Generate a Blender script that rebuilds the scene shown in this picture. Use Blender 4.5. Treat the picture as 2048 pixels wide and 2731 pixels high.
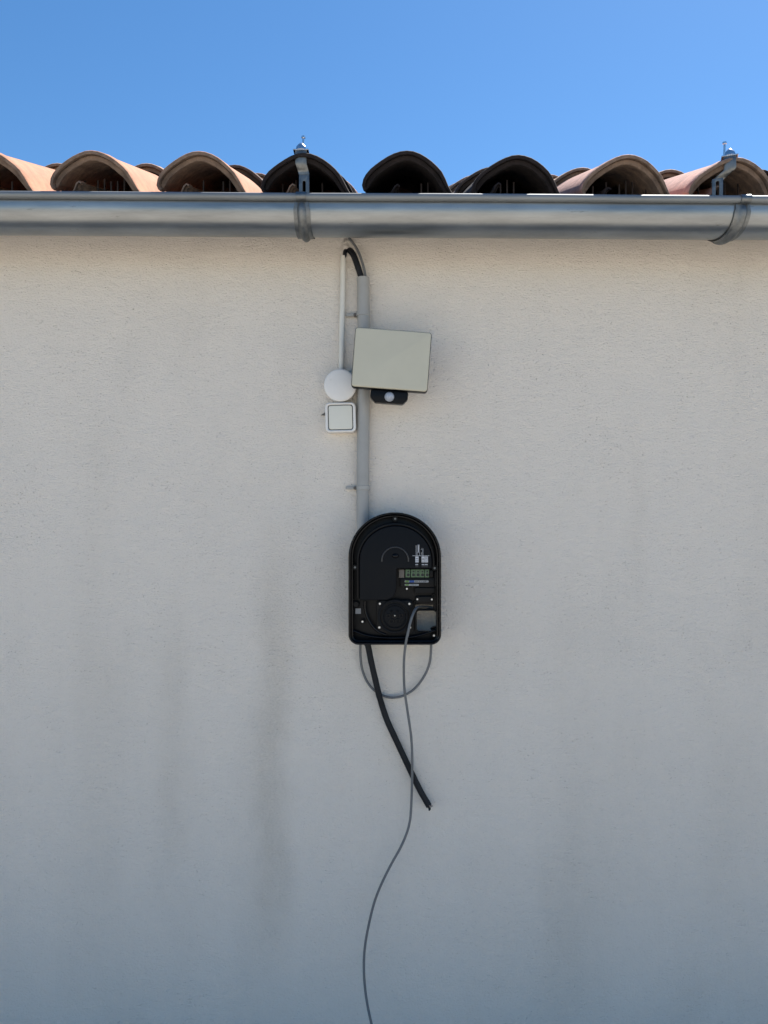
import bpy, bmesh, math, random
from mathutils import Vector, Matrix, noise
random.seed(7)
for o in list(bpy.data.objects): bpy.data.objects.remove(o)
SC = bpy.context.scene
COL = SC.collection

# ------------------------------------------------------------------ camera, sky, sun, exposure
CAMY, CAMZ, F = -2.0, 1.5, 2051.0          # metres; focal length in pixels of the 2048 x 2731 photograph
cam = bpy.data.cameras.new('camera'); cam.sensor_fit = 'VERTICAL'; cam.sensor_height = 24.0
cam.lens = 24.0 * F / 2731.0; cam.clip_start = 0.01; cam.clip_end = 2000
camo = bpy.data.objects.new('camera', cam); COL.objects.link(camo)
camo.location = (0, CAMY, CAMZ); camo.rotation_euler = (math.radians(90), 0, 0)
SC.camera = camo

SUN_EL, SUN_AZ = math.radians(56), math.radians(38)      # azimuth from +Y (behind the wall) towards +X
world = bpy.data.worlds.new('World'); SC.world = world; world.use_nodes = True
wn = world.node_tree.nodes; wl = world.node_tree.links; wn.clear()
wout = wn.new('ShaderNodeOutputWorld'); wbg = wn.new('ShaderNodeBackground'); sky = wn.new('ShaderNodeTexSky')
sky.sky_type = 'NISHITA'; sky.sun_disc = False; sky.sun_elevation = SUN_EL; sky.sun_rotation = SUN_AZ
sky.altitude = 600; sky.air_density = 1.0; sky.dust_density = 0.25; sky.ozone_density = 4.0
wbg.inputs['Strength'].default_value = 0.082
hsv = wn.new('ShaderNodeHueSaturation'); hsv.inputs['Saturation'].default_value = 1.19; hsv.inputs['Hue'].default_value = 0.497
wl.new(sky.outputs[0], hsv.inputs['Color']); wl.new(hsv.outputs[0], wbg.inputs[0]); wl.new(wbg.outputs[0], wout.inputs[0])

sun = bpy.data.lights.new('sun', 'SUN'); sun.energy = 5.0; sun.angle = math.radians(0.55); sun.color = (1.0, 0.95, 0.88)
suno = bpy.data.objects.new('sun', sun); COL.objects.link(suno)
sd = Vector((math.cos(SUN_EL)*math.sin(SUN_AZ), math.cos(SUN_EL)*math.cos(SUN_AZ), math.sin(SUN_EL)))
suno.rotation_euler = sd.to_track_quat('Z', 'Y').to_euler(); suno.location = sd*20
vs = SC.view_settings; vs.view_transform = 'Standard'; vs.look = 'None'; vs.gamma = 1.0; vs.exposure = 1.0
vs.use_curve_mapping = False
SC.render.resolution_x, SC.render.resolution_y = 768, 1024

# ------------------------------------------------------------------ helpers
def P(px, py, y):
    """photograph pixel (2048 wide) + the depth plane the thing sits on -> metres"""
    d = y - CAMY
    return Vector(((px-1024)/F*d, y, CAMZ-(py-1365.5)/F*d))
def Q(x, y, dep): return P(x*2048/1659, y*2048/1659, dep)
def C5(x, y, dep): return P(900+x/5.53, 1340+y/5.53, dep)

def nodes(m):
    m.use_nodes = True; nt = m.node_tree
    return nt, nt.nodes, nt.links, nt.nodes['Principled BSDF']
def mat(name, col, rough=0.5, metal=0.0, var=0.0, vscale=30, bump=0.0, bscale=200, col2=None, spec=None, stretch=(1,1,1), rvar=0.0):
    m = bpy.data.materials.new(name); nt, N, L, b = nodes(m)
    b.inputs['Base Color'].default_value = (*col, 1); b.inputs['Roughness'].default_value = rough
    b.inputs['Metallic'].default_value = metal
    if spec is not None: b.inputs['Specular IOR Level'].default_value = spec
    tc = N.new('ShaderNodeTexCoord'); mp = N.new('ShaderNodeMapping'); L.new(tc.outputs['Object'], mp.inputs[0])
    mp.inputs['Scale'].default_value = stretch
    if var > 0:
        n = N.new('ShaderNodeTexNoise'); n.inputs['Scale'].default_value = vscale; n.inputs['Detail'].default_value = 6
        n.inputs['Roughness'].default_value = 0.65
        L.new(mp.outputs[0], n.inputs[0])
        r = N.new('ShaderNodeValToRGB'); c2 = col2 or tuple(c*(1-var) for c in col)
        r.color_ramp.elements[0].position = 0.3; r.color_ramp.elements[1].position = 0.7
        r.color_ramp.elements[0].color = (*c2, 1)
        r.color_ramp.elements[1].color = (*[min(1, c*(1+var*0.5)) for c in col], 1)
        L.new(n.outputs[0], r.inputs[0]); L.new(r.outputs[0], b.inputs['Base Color'])
        if rvar > 0:
            mr = N.new('ShaderNodeMapRange'); mr.inputs[3].default_value = rough-rvar; mr.inputs[4].default_value = rough+rvar
            L.new(n.outputs[0], mr.inputs[0]); L.new(mr.outputs[0], b.inputs['Roughness'])
    if bump > 0:
        n2 = N.new('ShaderNodeTexNoise'); n2.inputs['Scale'].default_value = bscale; n2.inputs['Detail'].default_value = 5
        L.new(mp.outputs[0], n2.inputs[0])
        bp = N.new('ShaderNodeBump'); bp.inputs['Strength'].default_value = bump; bp.inputs['Distance'].default_value = 0.002
        L.new(n2.outputs[0], bp.inputs['Height']); L.new(bp.outputs[0], b.inputs['Normal'])
    return m

def finish(me, smooth):
    if smooth:
        me.shade_smooth()
        if smooth is not True: me.set_sharp_from_angle(angle=smooth)
def obj(name, me, m, parent=None, centre=True):
    """link a mesh made in world coordinates as one object with its origin at its own centre"""
    if m is not None: me.materials.clear(); me.materials.append(m)
    o = bpy.data.objects.new(name, me); COL.objects.link(o)
    c = Vector((0, 0, 0))
    if centre and len(me.vertices):
        lo = Vector([min(v.co[i] for v in me.vertices) for i in range(3)])
        hi = Vector([max(v.co[i] for v in me.vertices) for i in range(3)])
        c = (lo+hi)/2; me.transform(Matrix.Translation(-c))
    o.location = c
    if parent is not None:
        o.parent = parent
        off = parent.location.copy(); p = parent.parent
        while p is not None: off += p.location; p = p.parent
        o.location = c-off
    return o
def thing(name, label, cat, loc=(0,0,0), group=None):
    o = bpy.data.objects.new(name, None); COL.objects.link(o); o.location = loc; o.empty_display_size = 0.05
    o['label'] = label; o['category'] = cat
    if group: o['group'] = group
    return o
def tag(o, label, cat, group=None):
    o['label'] = label; o['category'] = cat
    if group: o['group'] = group
    return o
def mesh(name, v, f, smooth=False):
    me = bpy.data.meshes.new(name); me.from_pydata([tuple(p) for p in v], [], f)
    bm = bmesh.new(); bm.from_mesh(me); bmesh.ops.recalc_face_normals(bm, faces=bm.faces); bm.to_mesh(me); bm.free()
    me.update(); finish(me, smooth); return me
def plate(loops, y0, y1, bevel=0.0, smooth=0.6, res=2):
    """solid of the outline loops (x, z; later loops are holes), between depths y0 (wall side) and y1 (front)"""
    cu = bpy.data.curves.new('outline', 'CURVE'); cu.dimensions = '2D'; cu.fill_mode = 'BOTH'
    th = abs(y1-y0)/2
    cu.extrude = max(th-bevel, 0); cu.bevel_depth = bevel; cu.bevel_resolution = res if bevel else 0; cu.offset = -bevel
    for lp in loops:
        s = cu.splines.new('POLY'); s.points.add(len(lp)-1); s.use_cyclic_u = True
        for p, q in zip(s.points, lp): p.co = (q[0], q[1], 0, 1)
    co = bpy.data.objects.new('outline', cu); COL.objects.link(co)
    dg = bpy.context.evaluated_depsgraph_get(); dg.update()
    me = bpy.data.meshes.new_from_object(co.evaluated_get(dg))
    bpy.data.objects.remove(co); bpy.data.curves.remove(cu)
    ym = (y0+y1)/2
    me.transform(Matrix.Translation((0, ym, 0)) @ Matrix.Rotation(math.pi/2, 4, 'X'))
    bm = bmesh.new(); bm.from_mesh(me); bmesh.ops.remove_doubles(bm, verts=bm.verts, dist=1e-6)
    bmesh.ops.recalc_face_normals(bm, faces=bm.faces); bm.to_mesh(me); bm.free()
    finish(me, smooth); return me
def rrect(cx, cz, w, h, r, n=6, rot=0.0):
    pts = []
    for (sx, sz, a0) in ((1,1,0), (-1,1,90), (-1,-1,180), (1,-1,270)):
        for k in range(n+1):
            a = math.radians(a0+90*k/n)
            pts.append((sx*(w/2-r)+r*math.cos(a), sz*(h/2-r)+r*math.sin(a)))
    c, s = math.cos(rot), math.sin(rot)
    return [(cx+x*c-z*s, cz+x*s+z*c) for x, z in pts]
def circle(cx, cz, r, n=32): return [(cx+r*math.cos(2*math.pi*k/n), cz+r*math.sin(2*math.pi*k/n)) for k in range(n)]
def poly_px(pts, dep, fn): return [(fn(x, y, dep).x, fn(x, y, dep).z) for x, y in pts]
def rect_px(x0, y0, x1, y1, dep, fn, r=0.0):
    a, b = fn(x0, y1, dep), fn(x1, y0, dep)
    w, h = b.x-a.x, b.z-a.z
    if r > 0: return rrect((a.x+b.x)/2, (a.z+b.z)/2, w, h, min(r, w*0.49, h*0.49), 4)
    return [(a.x, a.z), (b.x, a.z), (b.x, b.z), (a.x, b.z)]
def catmull(pts, sub=8):
    pts = [Vector(p) for p in pts]; out = []
    e = [pts[0]*2-pts[1]]+pts+[pts[-1]*2-pts[-2]]
    for i in range(1, len(e)-2):
        p0, p1, p2, p3 = e[i-1:i+3]
        for k in range(sub):
            t = k/sub
            out.append(0.5*((2*p1)+(p2-p0)*t+(2*p0-5*p1+4*p2-p3)*t*t+(3*p1-p0-3*p2+p3)*t**3))
    out.append(pts[-1]); return out
def tube(pts, r, seg=14, sub=8, cap=True, rough=0.0):
    path = catmull(pts, sub) if sub else [Vector(p) for p in pts]
    v, f = [], []; up = None
    for i, p in enumerate(path):
        t = (path[min(i+1, len(path)-1)]-path[max(i-1, 0)]).normalized()
        if up is None:
            up = Vector((0,1,0)) if abs(t.y) < 0.9 else Vector((1,0,0))
        a = t.cross(up).normalized(); b = a.cross(t).normalized(); up = b
        rr = r(i/(len(path)-1)) if callable(r) else r
        if rough: rr *= 1+rough*noise.noise(Vector((i*0.37, r if not callable(r) else 0, 3)))
        for k in range(seg):
            an = 2*math.pi*k/seg; v.append(p+(a*math.cos(an)+b*math.sin(an))*rr)
    n = len(path)
    for i in range(n-1):
        for k in range(seg):
            f.append((i*seg+k, i*seg+(k+1)%seg, (i+1)*seg+(k+1)%seg, (i+1)*seg+k))
    if cap: f.append(tuple(range(seg))); f.append(tuple((n-1)*seg+k for k in range(seg)))
    return mesh('tube', v, f, 0.9)
def lathe_y(cx, cz, prof, seg=32, smooth=0.7):
    """turned piece with its axis along Y; prof = (radius, y)"""
    v, f = [], []
    for r, y in prof:
        for k in range(seg):
            a = 2*math.pi*k/seg; v.append((cx+r*math.cos(a), y, cz+r*math.sin(a)))
    n = len(prof)
    for i in range(n-1):
        for k in range(seg): f.append((i*seg+k, i*seg+(k+1)%seg, (i+1)*seg+(k+1)%seg, (i+1)*seg+k))
    f.append(tuple(range(seg))); f.append(tuple((n-1)*seg+k for k in range(seg)))
    return mesh('lathe', v, f, smooth)
def rot_about(me, c, ax, ang):
    me.transform(Matrix.Translation(c) @ Matrix.Rotation(ang, 4, ax) @ Matrix.Translation(-Vector(c))); return me
def joined(mes, smooth=0.6):
    bm = bmesh.new()
    for m_ in mes: bm.from_mesh(m_)
    out = bpy.data.meshes.new('joined'); bm.to_mesh(out); bm.free(); finish(out, smooth)
    for m_ in mes: bpy.data.meshes.remove(m_)
    return out
def box(x0, x1, y0, y1, z0, z1, bev=0.0):
    bm = bmesh.new(); bmesh.ops.create_cube(bm, size=1)
    for v in bm.verts: v.co = Vector((x0+(v.co.x+.5)*(x1-x0), y0+(v.co.y+.5)*(y1-y0), z0+(v.co.z+.5)*(z1-z0)))
    if bev: bmesh.ops.bevel(bm, geom=bm.edges[:], offset=bev, segments=2, affect='EDGES')
    me = bpy.data.meshes.new('box'); bm.to_mesh(me); bm.free(); finish(me, 0.6 if bev else False); return me

# ------------------------------------------------------------------ materials
def wall_material():
    m = bpy.data.materials.new('render_plaster'); nt, N, L, b = nodes(m)
    b.inputs['Roughness'].default_value = 0.92; b.inputs['Specular IOR Level'].default_value = 0.2
    geo = N.new('ShaderNodeNewGeometry'); sep = N.new('ShaderNodeSeparateXYZ'); L.new(geo.outputs['Position'], sep.inputs[0])
    def math_(op, a, b_=None, c=None):
        n = N.new('ShaderNodeMath'); n.operation = op
        for i, x in enumerate((a, b_, c)):
            if x is None: continue
            if isinstance(x, (int, float)): n.inputs[i].default_value = x
            else: L.new(x, n.inputs[i])
        return n.outputs[0]
    def noise_(scale, detail=4, stretch=(1,1,1), rough=0.55):
        mp = N.new('ShaderNodeMapping'); mp.inputs['Scale'].default_value = stretch; L.new(geo.outputs['Position'], mp.inputs[0])
        n = N.new('ShaderNodeTexNoise'); n.inputs['Scale'].default_value = scale; n.inputs['Detail'].default_value = detail
        n.inputs['Roughness'].default_value = rough; L.new(mp.outputs[0], n.inputs[0]); return n.outputs[0]
    def smooth(val, lo, hi):
        n = N.new('ShaderNodeMapRange'); n.interpolation_type = 'SMOOTHSTEP'; n.inputs[1].default_value = lo; n.inputs[2].default_value = hi
        L.new(val, n.inputs[0]); return n.outputs[0]
    big = noise_(2.2, 3); mid = noise_(11, 5, (1,1,0.6)); wob = noise_(5, 3, (1,1,1.0)); fine = noise_(150, 5, (1,1,1.6), 0.7); drip = noise_(34, 6, (1,1,0.45), 0.7)
    def streak(x0, w, ztop, zbot, k):
        dx = math_('ABSOLUTE', math_('SUBTRACT', math_('ADD', sep.outputs[0], math_('MULTIPLY', math_('SUBTRACT', wob, 0.5), 0.10)), x0))
        s = math_('SUBTRACT', 1.0, smooth(dx, w*0.05, w*1.25))
        zz = math_('MULTIPLY', smooth(sep.outputs[2], zbot-0.12, zbot+0.25), math_('SUBTRACT', 1.0, smooth(sep.outputs[2], ztop-0.25, ztop+0.12)))
        return math_('MULTIPLY', math_('MULTIPLY', math_('MULTIPLY', s, zz), k), math_('MULTIPLY', math_('ADD', 0.30, math_('MULTIPLY', drip, 1.4)), math_('ADD', 0.1, math_('MULTIPLY', fine, 1.8))))
    st = streak(-0.553, 0.046, 1.27, 0.52, 0.085)
    for a in ((-0.285, 0.058, 1.42, 0.36, 0.17), (-0.33, 0.06, 1.1, 0.2, 0.05), (-0.70, 0.12, 1.2, 0.9, 0.05), (0.50, 0.10, 0.75, 0.1, 0.06), (0.66, 0.03, 1.75, 1.2, 0.05), (-0.06, 0.05, 1.9, 2.4, 0.0)):
        if a[4]: st = math_('ADD', st, streak(*a))
    # rain-grey blotches of their own shape
    bl = math_('MULTIPLY', smooth(big, 0.52, 0.72), 0.05)
    # small pits between the grains of the render
    vo = N.new('ShaderNodeTexVoronoi'); vo.inputs['Scale'].default_value = 190; vo.feature = 'F1'; vo.inputs['Randomness'].default_value = 1
    mpv = N.new('ShaderNodeMapping'); mpv.inputs['Scale'].default_value = (0.8, 1, 1.25); L.new(geo.outputs['Position'], mpv.inputs[0]); L.new(mpv.outputs[0], vo.inputs['Vector'])
    wn_ = N.new('ShaderNodeTexWhiteNoise'); L.new(vo.outputs['Color'], wn_.inputs['Vector'])
    pitr = smooth(wn_.outputs['Value'], 0.72, 0.99)
    pit = math_('MULTIPLY', math_('SUBTRACT', 1.0, smooth(vo.outputs['Distance'], 0.06, 0.30)), pitr)
    dens = smooth(mid, 0.35, 0.7)
    pit = math_('MULTIPLY', pit, math_('ADD', 0.25, math_('MULTIPLY', dens, 0.75)))
    tot = math_('ADD', bl, math_('ADD', math_('MULTIPLY', pit, 0.34), math_('MULTIPLY', math_('SUBTRACT', fine, 0.5), 0.26)))
    tot = math_('ADD', tot, math_('MULTIPLY', math_('SUBTRACT', mid, 0.5), 0.07))
    vs_ = N.new('ShaderNodeTexVoronoi'); vs_.inputs['Scale'].default_value = 6.5; L.new(geo.outputs['Position'], vs_.inputs['Vector'])
    tot = math_('ADD', tot, math_('MULTIPLY', math_('SUBTRACT', 1.0, smooth(vs_.outputs['Distance'], 0.006, 0.016)), 0.7))
    mot = noise_(3.6, 5, (1,1,0.22), 0.6)
    st = math_('ADD', st, math_('MULTIPLY', smooth(mot, 0.42, 0.78), 0.075))
    mix = N.new('ShaderNodeMix'); mix.data_type = 'RGBA'; mix.clamp_factor = True
    L.new(tot, mix.inputs['Factor'])
    mix.inputs['A'].default_value = (0.83, 0.765, 0.68, 1); mix.inputs['B'].default_value = (0.17, 0.155, 0.125, 1)
    mix2 = N.new('ShaderNodeMix'); mix2.data_type = 'RGBA'; mix2.clamp_factor = True
    L.new(math_('MULTIPLY', st, 1.15), mix2.inputs['Factor']); L.new(mix.outputs['Result'], mix2.inputs['A']); mix2.inputs['B'].default_value = (0.29, 0.245, 0.175, 1)
    L.new(mix2.outputs['Result'], b.inputs['Base Color'])
    g1 = noise_(230, 5, (0.75,1,1.15), 0.6); g2 = noise_(75, 4, (0.65,1,1.25)); g3 = noise_(9, 3)
    h = math_('ADD', math_('ADD', math_('MULTIPLY', g1, 0.8), math_('MULTIPLY', g2, 0.50)), math_('SUBTRACT', math_('MULTIPLY', g3, 1.2), math_('MULTIPLY', pit, 0.9)))
    bp = N.new('ShaderNodeBump'); bp.inputs['Strength'].default_value = 0.9; bp.inputs['Distance'].default_value = 0.0072
    L.new(h, bp.inputs['Height']); L.new(bp.outputs[0], b.inputs['Normal'])
    return m
M_WALL = wall_material()
M_MORTAR = mat('mortar', (0.50, 0.46, 0.42), 0.95, var=0.3, vscale=60, bump=1.0, bscale=160)
def tile_mat(name, top, face, dirt=0.5):
    return mat(name, top, 0.85, var=dirt, vscale=34, bump=0.8, bscale=150, col2=face, spec=0.25)
M_TILE = {
 'orange': tile_mat('terracotta_orange', (0.41, 0.20, 0.12), (0.31, 0.165, 0.105)),
 'beige': tile_mat('terracotta_beige', (0.46, 0.30, 0.205), (0.30, 0.205, 0.15)),
 'rose': tile_mat('terracotta_rose', (0.44, 0.25, 0.20), (0.27, 0.165, 0.14)),
 'dark': tile_mat('terracotta_dark', (0.034, 0.025, 0.024), (0.020, 0.015, 0.015)),
 'brown': tile_mat('terracotta_brown', (0.15, 0.095, 0.078), (0.08, 0.055, 0.048)),
}
def nose_mat(name, a, b_): return mat(name, a, 0.9, var=0.5, vscale=38, bump=0.8, bscale=150, col2=b_, spec=0.2)  # darker clay for weathered noses, with the underside's shade painted in
NOSE = nose_mat('weathered_nose_shaded_underside', (0.22, 0.155, 0.115), (0.115, 0.085, 0.068))
NOSE_D = nose_mat('dark_nose_shaded_underside', (0.024, 0.019, 0.019), (0.013, 0.011, 0.0115))
M_NOSE = {'orange': NOSE, 'beige': NOSE, 'rose': NOSE, 'dark': NOSE_D, 'brown': nose_mat('brown_nose_shaded_underside', (0.10, 0.07, 0.055), (0.05, 0.038, 0.033))}
M_DECK = mat('roof_boarding', (0.10, 0.075, 0.055), 0.9, var=0.3, vscale=14)
M_COMB = mat('comb_plastic', (0.035, 0.025, 0.024), 0.6)
def zinc_material():
    m = mat('zinc_gutter', (0.31, 0.325, 0.33), 0.34, 0.88, var=0.32, vscale=7, bump=0.05, bscale=7, stretch=(0.5,1,4), rvar=0.09)
    nt, N, L, b = nodes(m); src = b.inputs['Base Color'].links[0].from_socket
    tc = N.new('ShaderNodeTexCoord'); mp = N.new('ShaderNodeMapping'); mp.inputs['Scale'].default_value = (9, 9, 75); L.new(tc.outputs['Object'], mp.inputs[0])
    n = N.new('ShaderNodeTexNoise'); n.inputs['Scale'].default_value = 1.6; n.inputs['Detail'].default_value = 7; n.inputs['Roughness'].default_value = 0.7; L.new(mp.outputs[0], n.inputs[0])
    r = N.new('ShaderNodeMapRange'); r.inputs[1].default_value = 0.64; r.inputs[2].default_value = 0.72; L.new(n.outputs[0], r.inputs[0])
    mx = N.new('ShaderNodeMix'); mx.data_type = 'RGBA'; L.new(r.outputs[0], mx.inputs['Factor']); L.new(src, mx.inputs['A']); mx.inputs['B'].default_value = (0.12, 0.12, 0.115, 1)
    L.new(mx.outputs['Result'], b.inputs['Base Color']); return m
M_ZINC = zinc_material()
M_GALV = mat('galvanised_strap', (0.20, 0.208, 0.208), 0.46, 1.0, var=0.35, vscale=60, rvar=0.10, bump=0.05, bscale=90)
M_BRIGHT = mat('bright_zinc', (0.72, 0.73, 0.74), 0.24, 1.0, var=0.15, vscale=80)
M_PIPE = mat('grey_pvc', (0.365, 0.36, 0.34), 0.45, var=0.10, vscale=14, bump=0.03, bscale=40)
M_CONDUIT = mat('white_pvc', (0.72, 0.70, 0.63), 0.42, var=0.07, vscale=18)
M_WHITE = mat('white_plastic', (0.78, 0.765, 0.73), 0.42, var=0.05, vscale=25)
M_ROCKER = mat('ivory_plastic', (0.70, 0.69, 0.61), 0.33, var=0.04, vscale=20)
M_SEAL = mat('dark_seal', (0.03, 0.03, 0.032), 0.7)
M_LENS = mat('milky_diffuser', (0.55, 0.52, 0.405), 0.36, var=0.06, vscale=9)
def edge_shade(m, col):
    nt, N, L, b = nodes(m); src = b.inputs['Base Color'].links[0].from_socket
    tc = N.new('ShaderNodeTexCoord'); sp = N.new('ShaderNodeSeparateXYZ'); L.new(tc.outputs['Generated'], sp.inputs[0])
    outs = []
    for k in (0, 2):
        a = N.new('ShaderNodeMath'); a.operation = 'SUBTRACT'; L.new(sp.outputs[k], a.inputs[0]); a.inputs[1].default_value = 0.5
        c = N.new('ShaderNodeMath'); c.operation = 'ABSOLUTE'; L.new(a.outputs[0], c.inputs[0]); outs.append(c.outputs[0])
    mxm = N.new('ShaderNodeMath'); mxm.operation = 'MAXIMUM'; L.new(outs[0], mxm.inputs[0]); L.new(outs[1], mxm.inputs[1])
    r = N.new('ShaderNodeMapRange'); r.interpolation_type = 'SMOOTHSTEP'; r.inputs[1].default_value = 0.28; r.inputs[2].default_value = 0.48; L.new(mxm.outputs[0], r.inputs[0])
    mx = N.new('ShaderNodeMix'); mx.data_type = 'RGBA'; L.new(r.outputs[0], mx.inputs['Factor']); L.new(src, mx.inputs['A']); mx.inputs['B'].default_value = (*col, 1)
    L.new(mx.outputs['Result'], b.inputs['Base Color'])
edge_shade(M_LENS, (0.47, 0.475, 0.405))            # the panel's lit gradient painted into its colour, duller towards the edges
M_BLACK = mat('black_plastic', (0.0035, 0.004, 0.0055), 0.36, var=0.25, vscale=40, spec=0.16)
M_BLACKG = mat('black_gloss_plastic', (0.003, 0.0035, 0.005), 0.20, spec=0.22)
M_COVER = mat('black_satin_cover', (0.0045, 0.0058, 0.008), 0.50, bump=0.08, bscale=900, spec=0.13)
M_PIR = mat('pir_lens', (0.42, 0.45, 0.50), 0.28, var=0.2, vscale=160, bump=0.4, bscale=420)
M_RUBBER = mat('black_cable_sheath', (0.012, 0.013, 0.016), 0.62, var=0.6, vscale=26, col2=(0.007,0.008,0.010), bump=0.25, bscale=220, spec=0.25)
M_GREYC = mat('grey_cable_sheath', (0.145, 0.15, 0.152), 0.50, var=0.12, vscale=40)
M_STEEL = mat('screw_steel', (0.62, 0.62, 0.62), 0.32, 1.0)
M_GREEN = mat('green_terminal', (0.085, 0.150, 0.075), 0.5, var=0.15, vscale=120)
M_TERMG = mat('brown_grey_terminal', (0.13, 0.115, 0.10), 0.5)
M_PRINT = mat('white_print', (0.55, 0.56, 0.58), 0.6)
M_PGREY = mat('grey_print', (0.30, 0.31, 0.32), 0.6)
M_PGREEN = mat('green_print', (0.20, 0.38, 0.05), 0.6)
M_PBLUE = mat('blue_print', (0.02, 0.07, 0.28), 0.6)
M_PBLACK = mat('black_print', (0.01, 0.01, 0.012), 0.6)
M_COPPER = mat('copper_core', (0.35, 0.30, 0.27), 0.45, 0.6, var=0.4, vscale=300)
M_GROUND = mat('pale_gravel_ground', (0.50, 0.45, 0.38), 0.95, var=0.35, vscale=3.0, bump=0.6, bscale=60)

# ------------------------------------------------------------------ ground
gv = [(-300,-300,0), (300,-300,0), (300,300,0), (-300,300,0)]
g = obj('ground', mesh('ground', gv, [(0,1,2,3)]), M_GROUND, centre=False); g['kind'] = 'structure'

# ------------------------------------------------------------------ house: wall, roof, tiles
HX = 4.5
house = thing('house', 'cream rendered house wall under a terracotta tiled eave', 'house', (0, 0, 0))
SL = 20.9; TANS = math.tan(math.radians(SL))
EAVE_Y = -0.15; FALL = -0.0060                       # eave and gutter fall slightly to the right
PAN_Z = P(1024, 414, EAVE_Y).z - 0.105               # level of a tile's pan at the eave
wall_top = PAN_Z + 0.15*TANS - 0.075
obj('wall', box(-HX, HX, 0, 0.25, -0.3, wall_top), M_WALL, house, centre=False)
for sx in (-1, 1):
    obj('gable_wall', mesh('gable', [(sx*HX, 0.25, -.3), (sx*HX, 6, -.3), (sx*HX, 6, wall_top), (sx*HX, 3.1, wall_top+2.85*TANS), (sx*HX, .25, wall_top),
        (sx*(HX-.25), 0.25, -.3), (sx*(HX-.25), 6, -.3), (sx*(HX-.25), 6, wall_top), (sx*(HX-.25), 3.1, wall_top+2.85*TANS), (sx*(HX-.25), .25, wall_top)],
        [(0,1,2,3,4), (9,8,7,6,5), (0,5,6,1), (1,6,7,2), (2,7,8,3), (3,8,9,4), (4,9,5,0)]), M_WALL, house, centre=False)
obj('wall', box(-HX, HX, 5.75, 6, -0.3, wall_top), M_WALL, house, centre=False)
# roof slab (boarding, with ridge) under the tiles
def slab():
    z0 = wall_top+0.004; zr = z0+3.1*TANS; t = 0.05
    v = []
    for x in (-HX-.1, HX+.1):
        v += [(x, 0.0, z0), (x, 3.1, zr), (x, 6.2, z0), (x, 6.2, z0+t), (x, 3.1, zr+t), (x, 0.0, z0+t)]
    f = [(0,1,2,3,4,5)[::-1], (6,7,8,9,10,11)]
    for k in range(6): f.append((k, (k+1)%6, 6+(k+1)%6, 6+k))
    return mesh('slab', v, f)
roof = obj('roof', slab(), M_DECK, house, centre=False)

PROF = [(-.099,.016,.016), (-.104,.020,.017), (-.107,.029,.019), (-.1035,.043,.021), (-.097,.0535,.022), (-.086,.0655,.022), (-.074,.0745,.022), (-.061,.0830,.022), (-.046,.0917,.022),
        (-.031,.0987,.022), (-.015,.1035,.022), (0,.105,.022), (.015,.1035,.022), (.031,.0985,.022), (.046,.0908,.022), (.060,.081,.022), (.073,.0698,.022), (.084,.058,.021),
        (.093,.043,.020), (.101,.027,.018), (.109,.014,.016), (.120,.005,.014), (.136,.0005,.013), (.160,0,.013), (.184,.0015,.013), (.198,.007,.012), (.206,.018,.011),
        (.212,.030,.010), (.220,.036,.010), (.227,.032,.008)]
def tile_mesh(seed):
    rnd = random.Random(seed); L = 0.505
    loop = [(L, .003), (.040, .003), (.034, .0), (.004, 0), (.001, .0012), (0, .004), (0, .36), (.002, .40), (.016, .42), (.013, .48), (.013, .92), (.016, 1.0), (.20, 1.0), (L, 1.0)]
    n = len(PROF); v, f = [], []; ph = rnd.random()*20
    for i, (x, z, t) in enumerate(PROF):
        a, b = PROF[max(i-1,0)], PROF[min(i+1,n-1)]
        tx, tz = b[0]-a[0], b[1]-a[1]; l = math.hypot(tx, tz); nx, nz = tz/l, -tx/l      # inward normal
        for (s, o) in loop:
            off = o if o < 0.005 else o*t
            w = 0.0011*noise.noise(Vector((i*0.33+ph, s*9, o)))
            ch = 0.0055*max(0, noise.noise(Vector((i*0.9+ph*3, 5, o*2)))-0.12) if s < 0.03 else 0       # chipped nose
            v.append((x+nx*off+w, s+ch, z+nz*off+w))
    m_ = len(loop)
    for i in range(n-1):
        for k in range(m_): f.append((i*m_+k, i*m_+(k+1)%m_, (i+1)*m_+(k+1)%m_, (i+1)*m_+k))
    f.append(tuple(range(m_))); f.append(tuple((n-1)*m_+k for k in range(m_)))
    me = mesh('roof_tile', v, f, 0.55)
    for p in me.polygons:                                  # weathered nose; the underside's shade is put into the same darker colour
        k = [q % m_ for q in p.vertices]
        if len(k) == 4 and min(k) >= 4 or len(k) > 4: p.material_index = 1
    return me
tile_meshes = {}
def tile_data(var, kind):
    if (var, kind) not in tile_meshes:
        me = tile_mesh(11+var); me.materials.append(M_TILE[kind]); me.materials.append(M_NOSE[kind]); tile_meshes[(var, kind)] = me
    return tile_meshes[(var, kind)]
PITCH = 0.2555
crown_px = [-24, 206, 435, 660, 878, 1115, 1350, 1581, 1812]     # crowns along the eave, 1659-wide pixels
crown_py = [331, 333, 335, 339, 335, 342, 342, 347, 350]
kinds0 = ['orange', 'orange', 'orange', 'dark', 'dark', 'dark', 'rose', 'rose', 'rose']
cx = [Q(p, 333, EAVE_Y).x for p in crown_px]
cz = [Q(0, p, EAVE_Y).z-0.105 for p in crown_py]
cols = list(zip(range(9), cx, cz))
for k in range(1, 9):
    cols.append((-k, cx[0]-k*PITCH, cz[0]+0.001*k)); cols.append((8+k, cx[-1]+k*PITCH, cz[-1]-0.0015*k))
GAUGE_Y, GAUGE_Z = 0.425, 0.425*TANS
tilt = math.radians(SL)-math.asin(0.024/0.455)
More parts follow.
